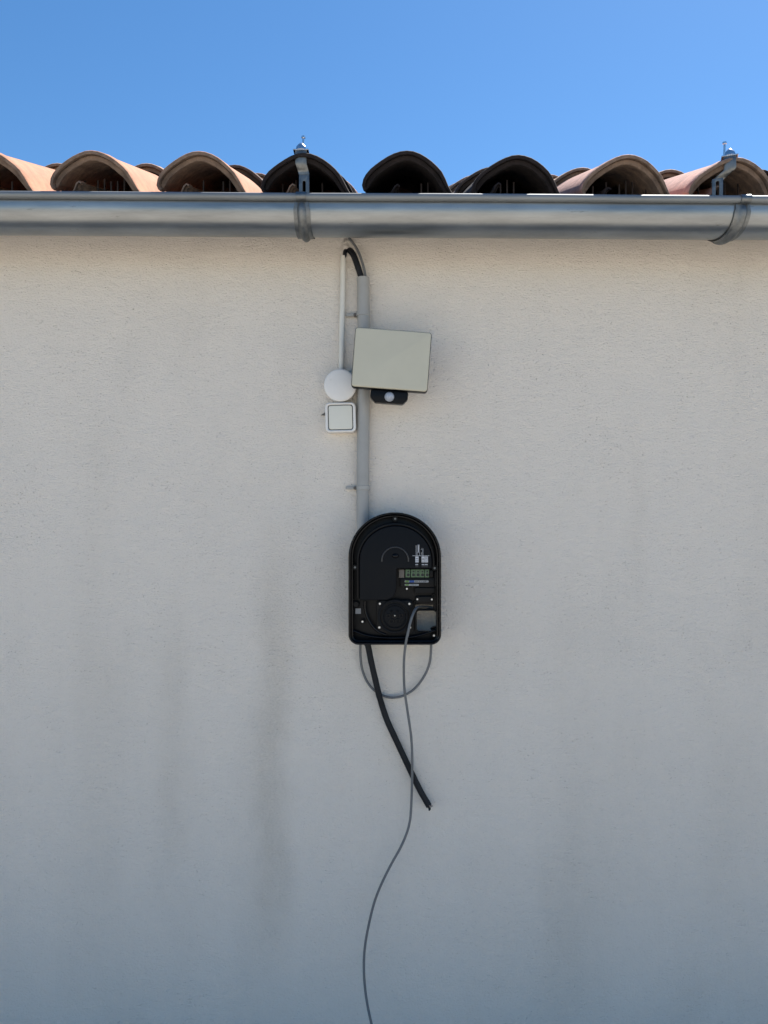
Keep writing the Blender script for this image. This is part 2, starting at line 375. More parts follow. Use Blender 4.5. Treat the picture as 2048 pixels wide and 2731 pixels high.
for (i, x, z) in cols:
    for c in range(4):
        r = random.Random(i*31+c*7+3)
        kind = kinds0[i] if (c == 0 and 0 <= i < 9) else r.choice(['orange','orange','beige','rose','brown','dark','beige'])
        if c == 1 and 0 <= i < 9: kind = ['beige','beige','brown','dark','dark','brown','beige','beige','dark'][i]
        t = bpy.data.objects.new('roof_tile', tile_data((i+c*2) % 4, kind)); COL.objects.link(t)
        t.location = (x+(r.uniform(-.004,.004) if c else 0), EAVE_Y+c*GAUGE_Y+r.uniform(-.004,.004), z+c*GAUGE_Z+(r.uniform(-.002,.002) if c else 0))
        t.rotation_euler = (tilt+r.uniform(-.006,.006), r.uniform(-.012,.012), r.uniform(-.012,.012))
        t.parent = roof
# plastic comb that closes the eave under the tiles
cm = []
def comb_teeth():
    v, f = [], []
    def bx(x0,x1,y0,y1,z0,z1):
        b0 = len(v); v.extend([(x,y,z) for x in (x0,x1) for y in (y0,y1) for z in (z0,z1)])
        f.extend([tuple(b0+q for q in t) for t in ((0,1,3,2),(4,6,7,5),(0,4,5,1),(2,3,7,6),(0,2,6,4),(1,5,7,3))])
    xx = -2.4
    while xx < 2.4:
        zb = PAN_Z+0.006+FALL*xx*0.6
        d = min(abs((xx-c)) for c in cx+[cx[0]-PITCH*k for k in range(1,9)]+[cx[-1]+PITCH*k for k in range(1,9)])
        if d < 0.075 and random.random() > 0.35:
            hh = 0.060-0.4*max(0, d-0.045)
            bx(xx, xx+.0036, -0.078, -0.074, zb-0.01, zb+hh+.002+.010*random.random())
        xx += 0.0165
    bx(-2.4, 2.4, -0.082, -0.070, PAN_Z-0.03, PAN_Z-0.016)
    return mesh('comb', v, f)
ec = obj('eave_comb', comb_teeth(), M_COMB, roof)
ec['kind'] = 'stuff'

# ------------------------------------------------------------------ gutter
GY, GR, BEAD, LIP = -0.161, 0.0515, 0.0088, 0.018
gz = lambda x: P(1024, 514, -0.2215).z - BEAD + FALL*x*1.0 - 0.0015      # height of the gutter's rim axis
def gutter_profile():
    pts = []
    for k in range(25):
        a = math.pi*(k/24); pts.append((GY+GR*math.cos(a), -LIP-GR*math.sin(a)))      # back rim -> bottom -> front rim
    pts.append((GY-GR, -LIP*0.4)); pts.append((GY-GR, 0)); pts.insert(0, (GY+GR, -LIP*0.3)); pts.insert(0, (GY+GR, 0.014)); pts.insert(0, (GY+GR-0.002, 0.022))
    return pts
def gutter_mesh():
    pr = gutter_profile(); t = 0.0012; xs = [-3.4+0.2*k for k in range(35)]
    v, f = [], []; n = len(pr)
    for x in xs:
        w = 0.0009*noise.noise(Vector((x*2.1, 0, 0)))
        for i, (y, z) in enumerate(pr):
            v.append((x, y, z+gz(x)+w))
        for i, (y, z) in enumerate(pr):
            dy, dz = (y-GY), min(z+LIP, 0); l = math.hypot(dy, dz)
            v.append((x, y-dy/l*t, z-dz/l*t+gz(x)+w))
    m_ = 2*n
    for j in range(len(xs)-1):
        for i in range(n-1):
            a, b = j*m_+i, (j+1)*m_+i
            f.append((a, a+1, b+1, b)); f.append((a+n, b+n, b+n+1, a+n+1))
        f.append((j*m_, (j+1)*m_, (j+1)*m_+n, j*m_+n)); f.append((j*m_+n-1, j*m_+2*n-1, (j+1)*m_+2*n-1, (j+1)*m_+n-1))
    for j in (0, len(xs)-1):
        for i in range(n-1): f.append((j*m_+i, j*m_+i+1, j*m_+n+i+1, j*m_+n+i))
    return mesh('gutter', v, f, 0.7)
gut = thing('rain_gutter', 'half-round grey zinc rain gutter running along the tiled eave', 'gutter', (0, GY, gz(0)))
obj('trough', gutter_mesh(), M_ZINC, gut)
BY = GY-GR-BEAD*0.72
bead_pts = [(x*0.2, BY, gz(x*0.2)+0.0009*noise.noise(Vector((x*0.42, 0, 0)))+0.001) for x in range(-17, 18)]
obj('rim_bead', tube(bead_pts, BEAD, 16, 0), mat('weathered_zinc_bead', (0.25, 0.265, 0.27), 0.60, 0.6, var=0.25, vscale=8, stretch=(0.5,1,3), rvar=0.08), gut)

def bracket(px, yaw, label):
    """strap hook: clip over the rim, ribbed belly strap, slotted arm and clamp on the tile's nose"""
    xb = Q(px, 430, BY).x; ty = math.tan(yaw)
    root = thing('gutter_bracket', label, 'gutter bracket', (xb, GY, gz(xb)), 'brackets holding the rain gutter')
    X = lambda y: xb + (y-BY)*ty
    # belly strap with a raised rib
    cross = [(-.0190,0), (-.0105,0), (-.0085,.0020), (-.006,.0048), (-.003,.0068), (0,.0075), (.003,.0068), (.006,.0048), (.0085,.0020), (.0105,0), (.0190,0)]
    v, f = [], []; na = 23; nc = len(cross)
    for k in range(na+1):
        a = math.pi - math.radians(172)*max(k-1, 0)/(na-1)             # front, under the rim, round to the back
        cy, czz = GY+GR*math.cos(a), (-LIP-GR*math.sin(a) if k else -0.0095)
        ny, nz = math.cos(a), -math.sin(a)
        for th in (0.0018, 0.0040):
            for (w, h) in cross:
                r = (h*min(1, k/2.0+0.35) + th)
                y = cy+ny*r; v.append((X(y)+w*(1.0 if k > 1 else 0.9), y, czz+nz*r+gz(xb)))
    m_ = 2*nc
    for k in range(na):
        for i in range(nc-1):
            a, b = k*m_+i, (k+1)*m_+i
            f.append((a, a+1, b+1, b)); f.append((a+nc, b+nc, b+nc+1, a+nc+1))
        f.append((k*m_, (k+1)*m_, (k+1)*m_+nc, k*m_+nc)); f.append((k*m_+nc-1, k*m_+2*nc-1, (k+1)*m_+2*nc-1, (k+1)*m_+nc-1))
    for k in (0, na):
        for i in range(nc-1): f.append((k*m_+i, k*m_+i+1, k*m_+nc+i+1, k*m_+nc+i))
    obj('belly_strap', mesh('strap', v, f, 0.7), M_GALV, root)
    # clip wrapped over the rim bead
    v, f = [], []; na = 14
    for k in range(na+1):
        a = math.radians(290)-math.radians(290-10)*k/na               # from under the front over the top to behind
        for rr in (BEAD+.0006, BEAD+.0022):
            for w in (-.0118, .0118):
                y = BY+rr*math.cos(a)*1.0; v.append((X(y)+w, y, gz(xb)+rr*math.sin(a)+0.001))
    for k in range(na):
        a, b = k*4, (k+1)*4
        f += [(a,a+1,b+1,b), (a+2,b+2,b+3,a+3), (a,b,b+2,a+2), (a+1,a+3,b+3,b+1)]
    f += [(0,1,3,2), (na*4,na*4+1,na*4+3,na*4+2)]
    obj('rim_clip', mesh('clip', v, f, 0.7), M_GALV, root)
    # parts above: drawn square to the bracket then turned by its yaw
    return root, xb, X
def bracket_top(root, xb, X, px_arm, px_clamp, yaw, crown_row, bx_=.001):
    ya = EAVE_Y-0.014
    x0 = Q(px_arm, 400, ya).x; xc = Q(px_clamp, 345, ya).x
    zcr = Q(0, crown_row, EAVE_Y).z                                   # top of the tile's nose
    zb = gz(xb)-0.050
    ztop = zcr-0.046
    slot_t = Q(0, 392, ya).z
    lp = [[(x0-.0122, zb), (x0+.0122, zb), (x0+.0122, ztop), (x0-.0122, ztop)], rrect(x0, slot_t-0.027, .0075, .056, .0036, 5)]
    me = plate(lp, ya+0.0012, ya-0.0012, 0.0004)
    obj('slotted_arm', rot_about(me, (x0, ya, 0), 'Z', -yaw), M_GALV, root)
    # strap bent from the arm's head up round the nose of the tile
    path = [(x0, ya, ztop-0.004), (x0*.72+xc*.28, ya-0.0015, ztop+0.004), (x0*.3+xc*.7, ya-.007, ztop+0.012), (xc, ya-0.010, ztop+0.020), (xc, ya-0.011, zcr-0.010), (xc, ya-0.010, zcr+0.004)]
    path = catmull(path, 6); v, f = [], []
    for i, p in enumerate(path):
        t = (path[min(i+1,len(path)-1)]-path[max(i-1,0)]).normalized(); nrm = Vector((0, -t.z, t.y)).normalized()
        for th in (0, 0.002):
            for j, w in enumerate((-.0125, -.0085, 0, .0085, .0125)):
                bow = (0.0022 if abs(w) > .01 else 0.0) * min(1, i/8)
                v.append(p+Vector((w*(1+0.10*i/len(path)), 0, 0))+nrm*(th-bow))
    for i in range(len(path)-1):
        a, b = i*10, (i+1)*10
        for j in range(4): f += [(a+j,a+j+1,b+j+1,b+j), (a+5+j,b+5+j,b+6+j,a+6+j)]
        f += [(a,b,b+5,a+5), (a+4,a+9,b+9,b+4)]
    e = (len(path)-1)*10
    for q in (0, e): f += [(q+j, q+j+1, q+6+j, q+5+j) for j in range(4)]
    obj('nose_strap', rot_about(mesh('nose', v, f, 0.7), (xc, ya, 0), 'Z', -yaw), M_GALV, root)
    # flat clamp plate lying on the crown
    me = box(xc-.0185, xc+.0185, ya-.014, ya+.050, zcr+.0035, zcr+.0057, .0006)
    obj('clamp_plate', rot_about(me, (xc, ya, zcr), 'Z', -yaw), M_BRIGHT, root)
    # rounded tongue standing on the plate: bent up, over and back
    tg = []; R_ = 0.0095
    v, f = [], []; n = 12
    for k in range(n+1):
        a = math.pi*k/n
        for rr in (R_, R_+.002):
            for j in range(7):
                w = -.0115+.023*j/6
                bulge = 0.006*(1-(w/.0115)**2)
                v.append((xc+w*(1-0.35*math.sin(a)**2), ya-.001-(rr+bulge*0.5)*math.cos(a), zcr+.0058+(rr*1.15+bulge)*math.sin(a)))
    for k in range(n):
        a, b = k*14, (k+1)*14
        for j in range(6): f += [(a+j,a+j+1,b+j+1,b+j), (a+7+j,b+7+j,b+8+j,a+8+j)]
        f += [(a,b,b+7,a+7), (a+6,a+13,b+13,b+6)]
    for q in (0, n*14): f += [(q+j,q+j+1,q+8+j,q+7+j) for j in range(6)]
    obj('bent_tongue', rot_about(mesh('tongue', v, f, 0.8), (xc, ya, zcr), 'Z', -yaw), M_BRIGHT, root)
    # threaded nut plate with turned-up ears behind
    yb = ya+.024
    ears = joined([box(xc-.0150, xc-.0128, yb-.010, yb+.010, zcr+.0058, zcr+.0180, .0006), box(xc+.0118, xc+.0142, yb-.010, yb+.010, zcr+.0058, zcr+.0195, .0006),
                   box(xc-.0150, xc+.0142, yb-.010, yb+.010, zcr+.0150, zcr+.0172, .0006)])
    obj('nut_plate', rot_about(ears, (xc, ya, zcr), 'Z', -yaw), M_GALV, root)
    bolt = joined([tube([(xc+bx_, yb, zcr+.002), (xc+bx_*1.0+.0015, yb, zcr+.050)], .0027, 10, 0)])
    ob = obj('bolt', rot_about(bolt, (xc, ya, zcr), 'Z', -yaw), M_BRIGHT, root)
    hd = tube([(xc+bx_+.0015, yb, zcr+.0490), (xc+bx_+.0016, yb, zcr+.0535)], .0052, 6, 0)
    obj('bolt_head', rot_about(hd, (xc, ya, zcr), 'Z', -yaw), M_BRIGHT, ob)
    wsh = None
b1 = bracket(651, math.radians(3), 'galvanised gutter bracket strapped onto the nose of a dark tile')
bracket_top(*b1, 657, 651, 0.0, 338)
b2 = bracket(1607, math.radians(-16), 'galvanised gutter bracket with slanting strap clamped to a pinkish tile')
bracket_top(*b2, 1550, 1576, math.radians(20), 350, -.0105)

# ------------------------------------------------------------------ wall hole with mortar and the cables' way out
def patch():
    c = Q(752, 538, 0); v, f = [], []; n, mr = 18, 5
    v.append((c.x, -0.010, c.z))
    for j in range(1, mr+1):
        for k in range(n):
            a = 2*math.pi*k/n; e = 1+0.35*noise.noise(Vector((math.cos(a)*1.5, math.sin(a)*1.5, 1)))
            rr = 0.026*j/mr*e
            h = 0.008*(1-(j/mr)**2)+0.005*noise.noise(Vector((math.cos(a)*rr*160, math.sin(a)*rr*160, 7)))*(1 if j < mr else 0)
            v.append((c.x+rr*math.cos(a)*0.9, -max(h, -0.002) if j < mr else 0.003, c.z+rr*math.sin(a)*1.25))
    for k in range(n): f.append((0, 1+k, 1+(k+1)%n))
    for j in range(mr-1):
        for k in range(n): f.append((1+j*n+k, 1+j*n+(k+1)%n, 1+(j+1)*n+(k+1)%n, 1+(j+1)*n+k))
    return mesh('patch', v, f, True)
obj('mortar_patch', patch(), M_WALL, house)

# ------------------------------------------------------------------ conduits
PR = 0.0160; PY = -0.0195
def pipe():
    top, bot = Q(784.5, 600, PY), Q(784.5, 1172, PY)
    v, f = [], []; seg = 32; path = []
    n = 10
    for i in range(n+1):
        t = i/n; path.append(Vector((top.x+(bot.x-top.x)*t+0.0014*math.sin(t*5), PY, top.z+(bot.z-top.z)*t)))
    for p in path:
        for rr in (PR, PR-.0018):
            for k in range(seg):
                a = 2*math.pi*k/seg; v.append((p.x+rr*math.cos(a), p.y+rr*math.sin(a), p.z))
    m_ = 2*seg
    for i in range(n):
        for k in range(seg):
            a, b, c_, d = i*m_+k, i*m_+(k+1)%seg, (i+1)*m_+(k+1)%seg, (i+1)*m_+k
            f += [(a,b,c_,d), (a+seg,d+seg,c_+seg,b+seg)]
    for i in (0, n):
        for k in range(seg): f.append((i*m_+k, i*m_+(k+1)%seg, i*m_+seg+(k+1)%seg, i*m_+seg+k))
    return mesh('pipe', v, f, 0.7)
pp = obj('conduit_pipe', pipe(), M_PIPE)
tag(pp, 'thick straight grey plastic conduit pipe running down to the black charger', 'conduit pipe')
def clip(y659, label):
    c = Q(784.5, y659, PY); root = thing('pipe_clip', label, 'pipe clip', (c.x, 0, c.z), 'clips holding the grey pipe')
    v, f = [], []; seg = 30
    prof = [(PR+.0003, -.0058), (PR+.0018, -.0050), (PR+.0018, .0050), (PR+.0003, .0058)]
    for (r, h) in prof:
        for k in range(seg):
            a = 2*math.pi*k/seg; v.append((c.x+r*math.cos(a), c.y+r*math.sin(a), c.z+h))
    for i in range(4):
        for k in range(seg): f.append((i*seg+k, i*seg+(k+1)%seg, ((i+1)%4)*seg+(k+1)%seg, ((i+1)%4)*seg+k))
    obj('band', mesh('band', v, f, 0.7), M_PIPE, root)
    tl = box(c.x-.046, c.x-PR+.004, -.010, -.0068, c.z-.0036, c.z+.0036, .001)
    obj('tail', tl, M_PIPE, root)
    obj('peg', lathe_y(c.x-.021, c.z, [(.0045, .010), (.0045, -.011), (.0030, -.0125)], 14), M_TERMG, root)
clip(678, 'grey clip tail and band on the pipe just above the floodlight')
clip(1054, 'grey clip tail and band on the pipe just above the charger')
wc = obj('conduit_tube', tube([Q(741.5, 553, -.012), Q(740.5, 620, -.012), Q(738.5, 710, -.012), Q(737, 806, -.012)], .0072, 16, 6), M_CONDUIT)
tag(wc, 'thin white plastic conduit tube dropping onto the round junction box', 'conduit tube')

# cables -----------------------------------------------------------
def c7(x, y, d): return P(900+x/4.253, 1680+y/4.253, d)
def c8(x, y, d): return P(900+x/3.807, 2150+y/3.807, d)
def c4(x, y, d): return P(840+x/3.95, 620+y/3.95, d)
blk = [c4(345,190,.05), c4(352,192,.012), c4(375,196,-.012), c4(410,250,-.022), c4(447,350,-.025), c4(476,440,-.024), c4(490,500,-.023), c4(500,620,-.022),
       Q(783,700,-.021), Q(783,900,-.021), Q(783,1150,-.021), Q(784,1190,-.022), Q(786,1300,-.030), Q(790,1380,-.034), c7(345,175,-.034), c7(378,340,-.032), c7(428,560,-.028),
       c7(482,780,-.022), c7(560,1020,-.017), c7(660,1240,-.014), c7(772,1480,-.013), c7(872,1690,-.013), c7(950,1845,-.014), c7(1022,1970,-.016)]
bc = thing('power_cable', 'thick black power cable running through the grey pipe to a frayed cut end', 'cable', tuple(blk[-1]))
obj('sheath', tube(blk, .0079, 16, 8, rough=0.05), M_RUBBER, bc)
e0 = blk[-1]; ed = (blk[-1]-blk[-2]).normalized()
side = ed.cross(Vector((0,1,0))).normalized()
for k in range(5):
    a = 2*math.pi*k/5+.4; o_ = side*math.cos(a)*.0042+Vector((0,1,0))*math.sin(a)*.0042
    ln = (.013, .018, .009, .016, .011)[k]
    obj('cut_core', tube([e0+o_-ed*.004, e0+o_*1.1+ed*ln*.6, e0+o_*1.35+ed*ln+side*random.uniform(-.003,.003)], .0021, 8, 4), M_RUBBER if k % 2 else M_COPPER, bc)
# torn end of the sheath
tv, tf = [], []; n = 16
for k in range(n):
    a = 2*math.pi*k/n; o_ = side*math.cos(a)+Vector((0,1,0))*math.sin(a)
    tv += [e0-ed*.006+o_*.0083, e0+o_*.0080+ed*(.003+.006*random.random()), e0+o_*.0068+ed*(.002+.003*random.random())]
for k in range(n):
    a, b = k*3, ((k+1)%n)*3; tf += [(a,b,b+1,a+1), (a+1,b+1,b+2,a+2)]
obj('torn_sheath', mesh('torn', tv, tf, False), M_RUBBER, bc)
# short black lead from the hole into the white conduit
sh = [c4(332,195,.03), c4(330,192,.005), c4(318,200,-.010), c4(314,235,-.013), c4(303,290,-.012), c4(300,330,-.012)]
tag(obj('cable_stub', tube(sh, .0050, 12, 8, rough=0.15), M_RUBBER), 'short black cable bending from the wall hole into the white tube', 'cable')
grey = [P(905, 560, .03), P(912, 580, -.006), P(922, 608, -.012), c4(345,38,-.016), c4(400,110,-.020), c4(450,190,-.024), c4(490,290,-.026), c4(518,390,-.0265), c4(531,478,-.0265), c4(534,600,-.0265),
        Q(790.5,700,-.0265), Q(790.5,900,-.0265), Q(790.5,1150,-.0265), Q(789,1200,-.032), Q(784,1290,-.032), Q(780,1370,-.026), c7(259,178,-.022), c7(262,330,-.018), c7(290,480,-.013), c7(350,610,-.010), c7(440,703,-.009), c7(550,757,-.009),
        c7(650,768,-.010), c7(760,740,-.012), c7(880,660,-.016), c7(985,520,-.020), c7(1045,370,-.024), c7(1061,200,-.028), c7(1064,120,-.030)]
hang = [C5(1462,1960,-.031), C5(1468,1860,-.032), C5(1468,1700,-.034), C5(1462,1600,-.036), C5(1400,1550,-.036), C5(1290,1535,-.041), C5(1215,1540,-.060), C5(1165,1556,-.083), C5(1112,1650,-.104), C5(1066,1800,-.112), C5(1030,1980,-.114), c7(800,20,-.113), c7(775,150,-.110),
        c7(757,300,-.100), c7(752,480,-.086), c7(760,680,-.070), c7(776,800,-.062), c7(806,1000,-.052), c7(834,1200,-.044), c7(846,1400,-.040), c7(846,1700,-.036), c7(836,2000,-.034), c8(748,0,-.034), c8(738,130,-.036),
        c8(708,260,-.040), c8(640,420,-.044), c8(540,600,-.046), c8(442,800,-.046), c8(370,990,-.046), c8(312,1230,-.048), c8(276,1450,-.052), c8(268,1650,-.060), c8(280,1850,-.070), c8(308,2040,-.085), c8(345,2212,-.100)]
pl = hang[-1]
hang += [Vector((pl.x+.030, -.125, .115)), Vector((pl.x+.06, -.17, .035)), Vector((pl.x+.11, -.25, .005)), Vector((pl.x+.22, -.36, .0045)), Vector((pl.x+.30, -.52, .0045))]
gc = obj('data_cable', tube(grey+hang, .0032, 10, 8), M_GREYC)
tag(gc, 'thin grey cable looping under the charger and hanging to the ground', 'cable')

# ------------------------------------------------------------------ round junction box
jc = P(907.5, 1028, -.03); jb = thing('junction_box', 'round white junction box between the thin white tube and the switch', 'junction box', (jc.x, 0, jc.z))
obj('base', lathe_y(jc.x, jc.z, [(.0395, 0.001), (.0395, -.026)], 48), M_WHITE, jb)
obj('lid', lathe_y(jc.x, jc.z, [(.0400, -.0262), (.0418, -.0275), (.0420, -.033), (.0414, -.0362), (.0400, -.0378), (.036, -.0386), (.024, -.0392), (.012, -.0395), (.002, -.0396)], 56, 0.9), M_WHITE, jb)
mk = P(850+355/10.53, 960+565/10.53, -.041)
obj('screw_mark', lathe_y(mk.x, mk.z, [(.0034, -.0380), (.0034, -.0396), (.0026, -.0396), (.0020, -.0389)], 14), M_WHITE, jb)

# ------------------------------------------------------------------ wall switch
sc_ = P((867.1+948.8)/2, (1073.2+1152.8)/2, -.036); SR = math.radians(1.3)
sw = thing('light_switch', 'square white outdoor wall switch below the round junction box', 'switch', (sc_.x, 0, sc_.z))
W_ = (948.8-867.1)/F*1.964; H_ = (1152.8-1073.2)/F*1.964
obj('base', plate([rrect(sc_.x, sc_.z, W_*.98, H_*.98, .0105, 8, SR)], 0.001, -.024, .0015), M_WHITE, sw)
RW = 65.5/F*1.96; RH = 66/F*1.96
obj('frame', plate([rrect(sc_.x, sc_.z, W_, H_, .012, 8, SR), rrect(sc_.x, sc_.z, RW+.001, RH+.001, .0062, 8, SR)], -.0215, -.038, .0038, res=4), M_WHITE, sw)
obj('seal', plate([rrect(sc_.x, sc_.z, RW+.0022, RH+.0022, .0062, 8, SR)], -.022, -.029, 0), M_SEAL, sw)
rk = plate([rrect(sc_.x, sc_.z, RW-.0026, RH-.0026, .0055, 8, SR)], -.0285, -.0365, .0012)
obj('rocker', rot_about(rk, (sc_.x, -.032, sc_.z), 'X', math.radians(1.6)), M_ROCKER, sw)
sp = [P(850+x/10.53, 960+y/10.53, -.004) for x, y in ((60,1552), (175,1470), (185,1560))]
obj('membrane_shadow', mesh('wedge', [tuple(p) for p in sp]+[(p.x, -.0005, p.z) for p in sp], [(0,1,2), (5,4,3), (0,3,4,1), (1,4,5,2), (2,5,3,0)]), M_TERMG, sw)  # dark wedge modelled in place of the knockout membrane's shadow

# ------------------------------------------------------------------ floodlight
FD = -0.108; fl_c = (Q(768,706,FD)+Q(933,719,FD)+Q(922,847,FD)+Q(759,835,FD))/4
FR = -math.radians(4.3)
FW = 166.0/1661.4*(FD-CAMY); FH = 130.0/1661.4*(FD-CAMY)
fl = thing('floodlight', 'square milky floodlight panel with motion sensor tilted over the grey pipe', 'floodlight', (fl_c.x+.01, 0, fl_c.z))
TX = math.radians(0)
def flt(me): return rot_about(me, (fl_c.x, FD, fl_c.z), 'X', TX)
obj('housing', flt(plate([rrect(fl_c.x, fl_c.z, FW, FH, .0075, 6, FR)], FD+.030, FD+.0015, .002)), M_BLACK, fl)
obj('diffuser', flt(plate([rrect(fl_c.x, fl_c.z, FW-.0026, FH-.0026, .0068, 6, FR)], FD+.010, FD-.0035, .0035, res=4)), M_LENS, fl)
obj('heat_sink', flt(plate([rrect(fl_c.x, fl_c.z, FW*.72, FH*.66, .006, 6, FR)], FD+.044, FD+.0302, .002)), M_BLACK, fl)
obj('swivel_arm', joined([tube([(fl_c.x+.012, -.058, fl_c.z-.012), (fl_c.x+.012, -.030, fl_c.z-.014), (fl_c.x+.012, -.006, fl_c.z-.016)], .011, 16, 4),
    plate([rrect(fl_c.x+.040, fl_c.z-.016, .055, .075, .008, 6)], 0.0, -.014, .002)]), M_BLACK, fl)
SD = FD+.012
def c5b(x, y): 
    p = P(970+x/11.06, 1000+y/11.06, SD); return (p.x, p.z)
body = [c5b(*q) for q in ((215,425), (232,418), (640,447), (760,456), (1270,500), (1300,520), (1312,560), (1298,700), (1285,735), (1160,850), (1125,860), (350,797), (315,780), (205,655), (190,610), (193,560))]
sb = obj('sensor_body', plate([body], SD+.030, SD, .0018), M_BLACK, fl)
lc = P(970+757/11.06, 1000+645/11.06, SD)
obj('sensor_lens', lathe_y(lc.x, lc.z, [(.0120, SD+.001), (.0120, SD-.0015), (.0112, SD-.0045), (.0088, SD-.0078), (.0055, SD-.0098), (.0015, SD-.0108)], 32, 0.9), M_PIR, sb)
nk = P(970+690/11.06, 1000+440/11.06, SD+.010)
obj('sensor_neck', tube([(nk.x, SD+.012, nk.z-.006), (nk.x+.0008, SD+.012, nk.z+.012)], .0048, 14, 0), M_BLACK, sb)

# ------------------------------------------------------------------ wall charger with its lid off
YB, YF = -0.045, -0.100
def dome(inset, dep, x0=160, x1=1531, yt=146, yb=2103, rc=150, ryk=0.97, nb=8, na=40):
    x0 += inset; x1 -= inset; yt += inset; yb -= inset; rc = max(rc-inset, 20)
    cxm = (x0+x1)/2; rx = (x1-x0)/2; ry = rx*ryk
    pts = []
    for k in range(na+1):
        a = math.pi*k/na; pts.append((cxm+rx*math.cos(a), yt+ry-ry*math.sin(a)))
    for (qx, a0) in ((x0+rc, 180), (x1-rc, 90)):
        for k in range(nb+1):
            a = math.radians(a0-90*k/nb) if a0 == 180 else math.radians(90-90*k/nb)
            pts.append((qx+rc*math.cos(a), yb-rc+rc*math.sin(a)))
    return poly_px(pts, dep, C5)
chc = C5(845, 1100, YF)
ch = thing('wall_charger', 'black dome-topped wall charger with its lid removed showing terminals', 'charger', (chc.x, 0, chc.z))
window = rect_px(1168, 1597, 1452, 1900, -.058, C5, .0075)
slot = rect_px(1150, 1508, 1412, 1566, -.058, C5, .0015)
obj('shell', plate([dome(0, YF), dome(34, YF)], YB, YF, .0035, res=4), M_BLACKG, ch)
obj('back_plate', plate([dome(30, -.058), window, slot], YB-.001, -.058, .0006), M_BLACK, ch)
mp_ = rrect(chc.x+.012, C5(845, 800, 0).z, .090, .14, .006)
obj('mounting_plate', plate([mp_], -.001, -.0445, .002), M_BLACK, ch)
obj('inner_ledge', plate([dome(33, -.080), dome(72, -.080)], -.0582, -.082, .0030, res=3), M_BLACKG, ch)
# bevelled rim band round the raised cover
def half_cover(ins, dep):
    pts = []
    cxm, rx, ry, yt = 858, 535-ins, 520-ins, 345+ins
    n = 40
    for k in range(n+1):
        a = math.pi*k/n; pts.append((cxm+rx*math.cos(a), yt+ry-ry*math.sin(a)))
    xl = cxm-rx
    pts += [(xl, 1430-ins), (xl+10, 1442-ins), (700, 1442-ins)]
    for k in range(1, 9):
        a = math.radians(90-90*k/8); pts.append((700-ins+160*math.cos(a), 1282-ins+160*math.sin(a)))
    pts += [(868-ins, 1240), (868-ins, 990), (880-ins, 976-ins), (1386-ins, 976-ins), (1392-ins, 960-ins)]
    return poly_px(pts, dep, C5)
cv = obj('inner_cover', plate([half_cover(0, -.090)], -.0585, -.091, .0025, res=3), M_COVER, ch)
step = [(858+(578)*math.cos(math.pi*k/40), 296+560-560*math.sin(math.pi*k/40)) for k in range(41)]
step += [(280, 1410)]+[(320, 1410)]+[(858-538*math.cos(math.pi*k/40), 342+523-523*math.sin(math.pi*k/40)) for k in range(41)]+[(1396, 940), (1436, 940)]
obj('cover_step', plate([poly_px(step, -.080, C5)], -.0584, -.0835, .0018), M_BLACK, ch)
# embossed arc and oval thumb bump
arc = [C5(850+196*math.cos(math.radians(a)), 855-196*math.sin(math.radians(a)), -.0912) for a in range(-5, 186, 10)]
obj('embossed_arc', tube(arc, .0018, 8, 3), mat('black_arc_highlight', (0.022, 0.023, 0.025), 0.3, spec=0.6), cv)  # the arc's grey highlight is put into a lighter base colour
bp_ = C5(852, 788, -.0912)
bm_me = lathe_y(0, 0, [(.0085, 0), (.0080, -.002), (.0058, -.0040), (.0028, -.0050), (.0005, -.0052)], 24, 0.9)
bm_me.transform(Matrix.Translation((bp_.x, -.0908, bp_.z)) @ Matrix.Diagonal((1.05, 1, 0.72, 1)))
obj('thumb_bump', bm_me, M_BLACKG, cv)
# printed wiring diagram on the cover
YP = -.0913
def prt(x0, y0, x1, y1, d=YP, t=.0004): return plate([rect_px(x0, y0, x1, y1, d, C5)], d+.0001, d-t, 0, False)
dg_ = [prt(1105, 784, 1356, 789), prt(1157, 632, 1162, 784), prt(1183, 624, 1187, 732), prt(1202, 624, 1206, 732), prt(1187, 624, 1202, 628), prt(1187, 728, 1202, 732),
       prt(1190, 632, 1199, 724), prt(1174, 732, 1178, 784), prt(1207, 732, 1211, 784), prt(1178, 732, 1207, 736), prt(1235, 680, 1239, 700), prt(1235, 735, 1239, 772), prt(1256, 680, 1262, 784),
       prt(1148, 797, 1196, 884), prt(1240, 797, 1284, 884), prt(1288, 797, 1334, 884)]
dgo = obj('wiring_diagram', joined(dg_, False), M_PRINT, cv)
mk_ = [prt(1155, 826, 1189, 834, YP-.0005), prt(1155, 858, 1170, 864, YP-.0005), prt(1176, 858, 1190, 864, YP-.0005), prt(1250, 822, 1274, 828, YP-.0005), prt(1246, 838, 1278, 845, YP-.0005), prt(1248, 862, 1256, 870, YP-.0005), prt(1266, 862, 1276, 870, YP-.0005),
       prt(1299, 806, 1302, 850, YP-.0005), prt(1319, 806, 1322, 850, YP-.0005), prt(1302, 806, 1319, 809, YP-.0005), prt(1302, 828, 1319, 831, YP-.0005), prt(1297, 862, 1326, 868, YP-.0005)]
obj('diagram_marks', joined(mk_, False), M_PBLACK, dgo)
for a, b in ((1148, 1190), (1240, 1334)):
    obj('connector_recess', plate([rect_px(a, 890, b, 955, -.0912, C5)], -.0909, -.0918, 0), M_PBLACK, cv)
pn = [prt(x, 911, x+16, 923, -.0920) for x in (1150, 1171, 1243, 1264, 1291, 1312)]
obj('connector_pins', joined(pn, False), M_PRINT, cv)
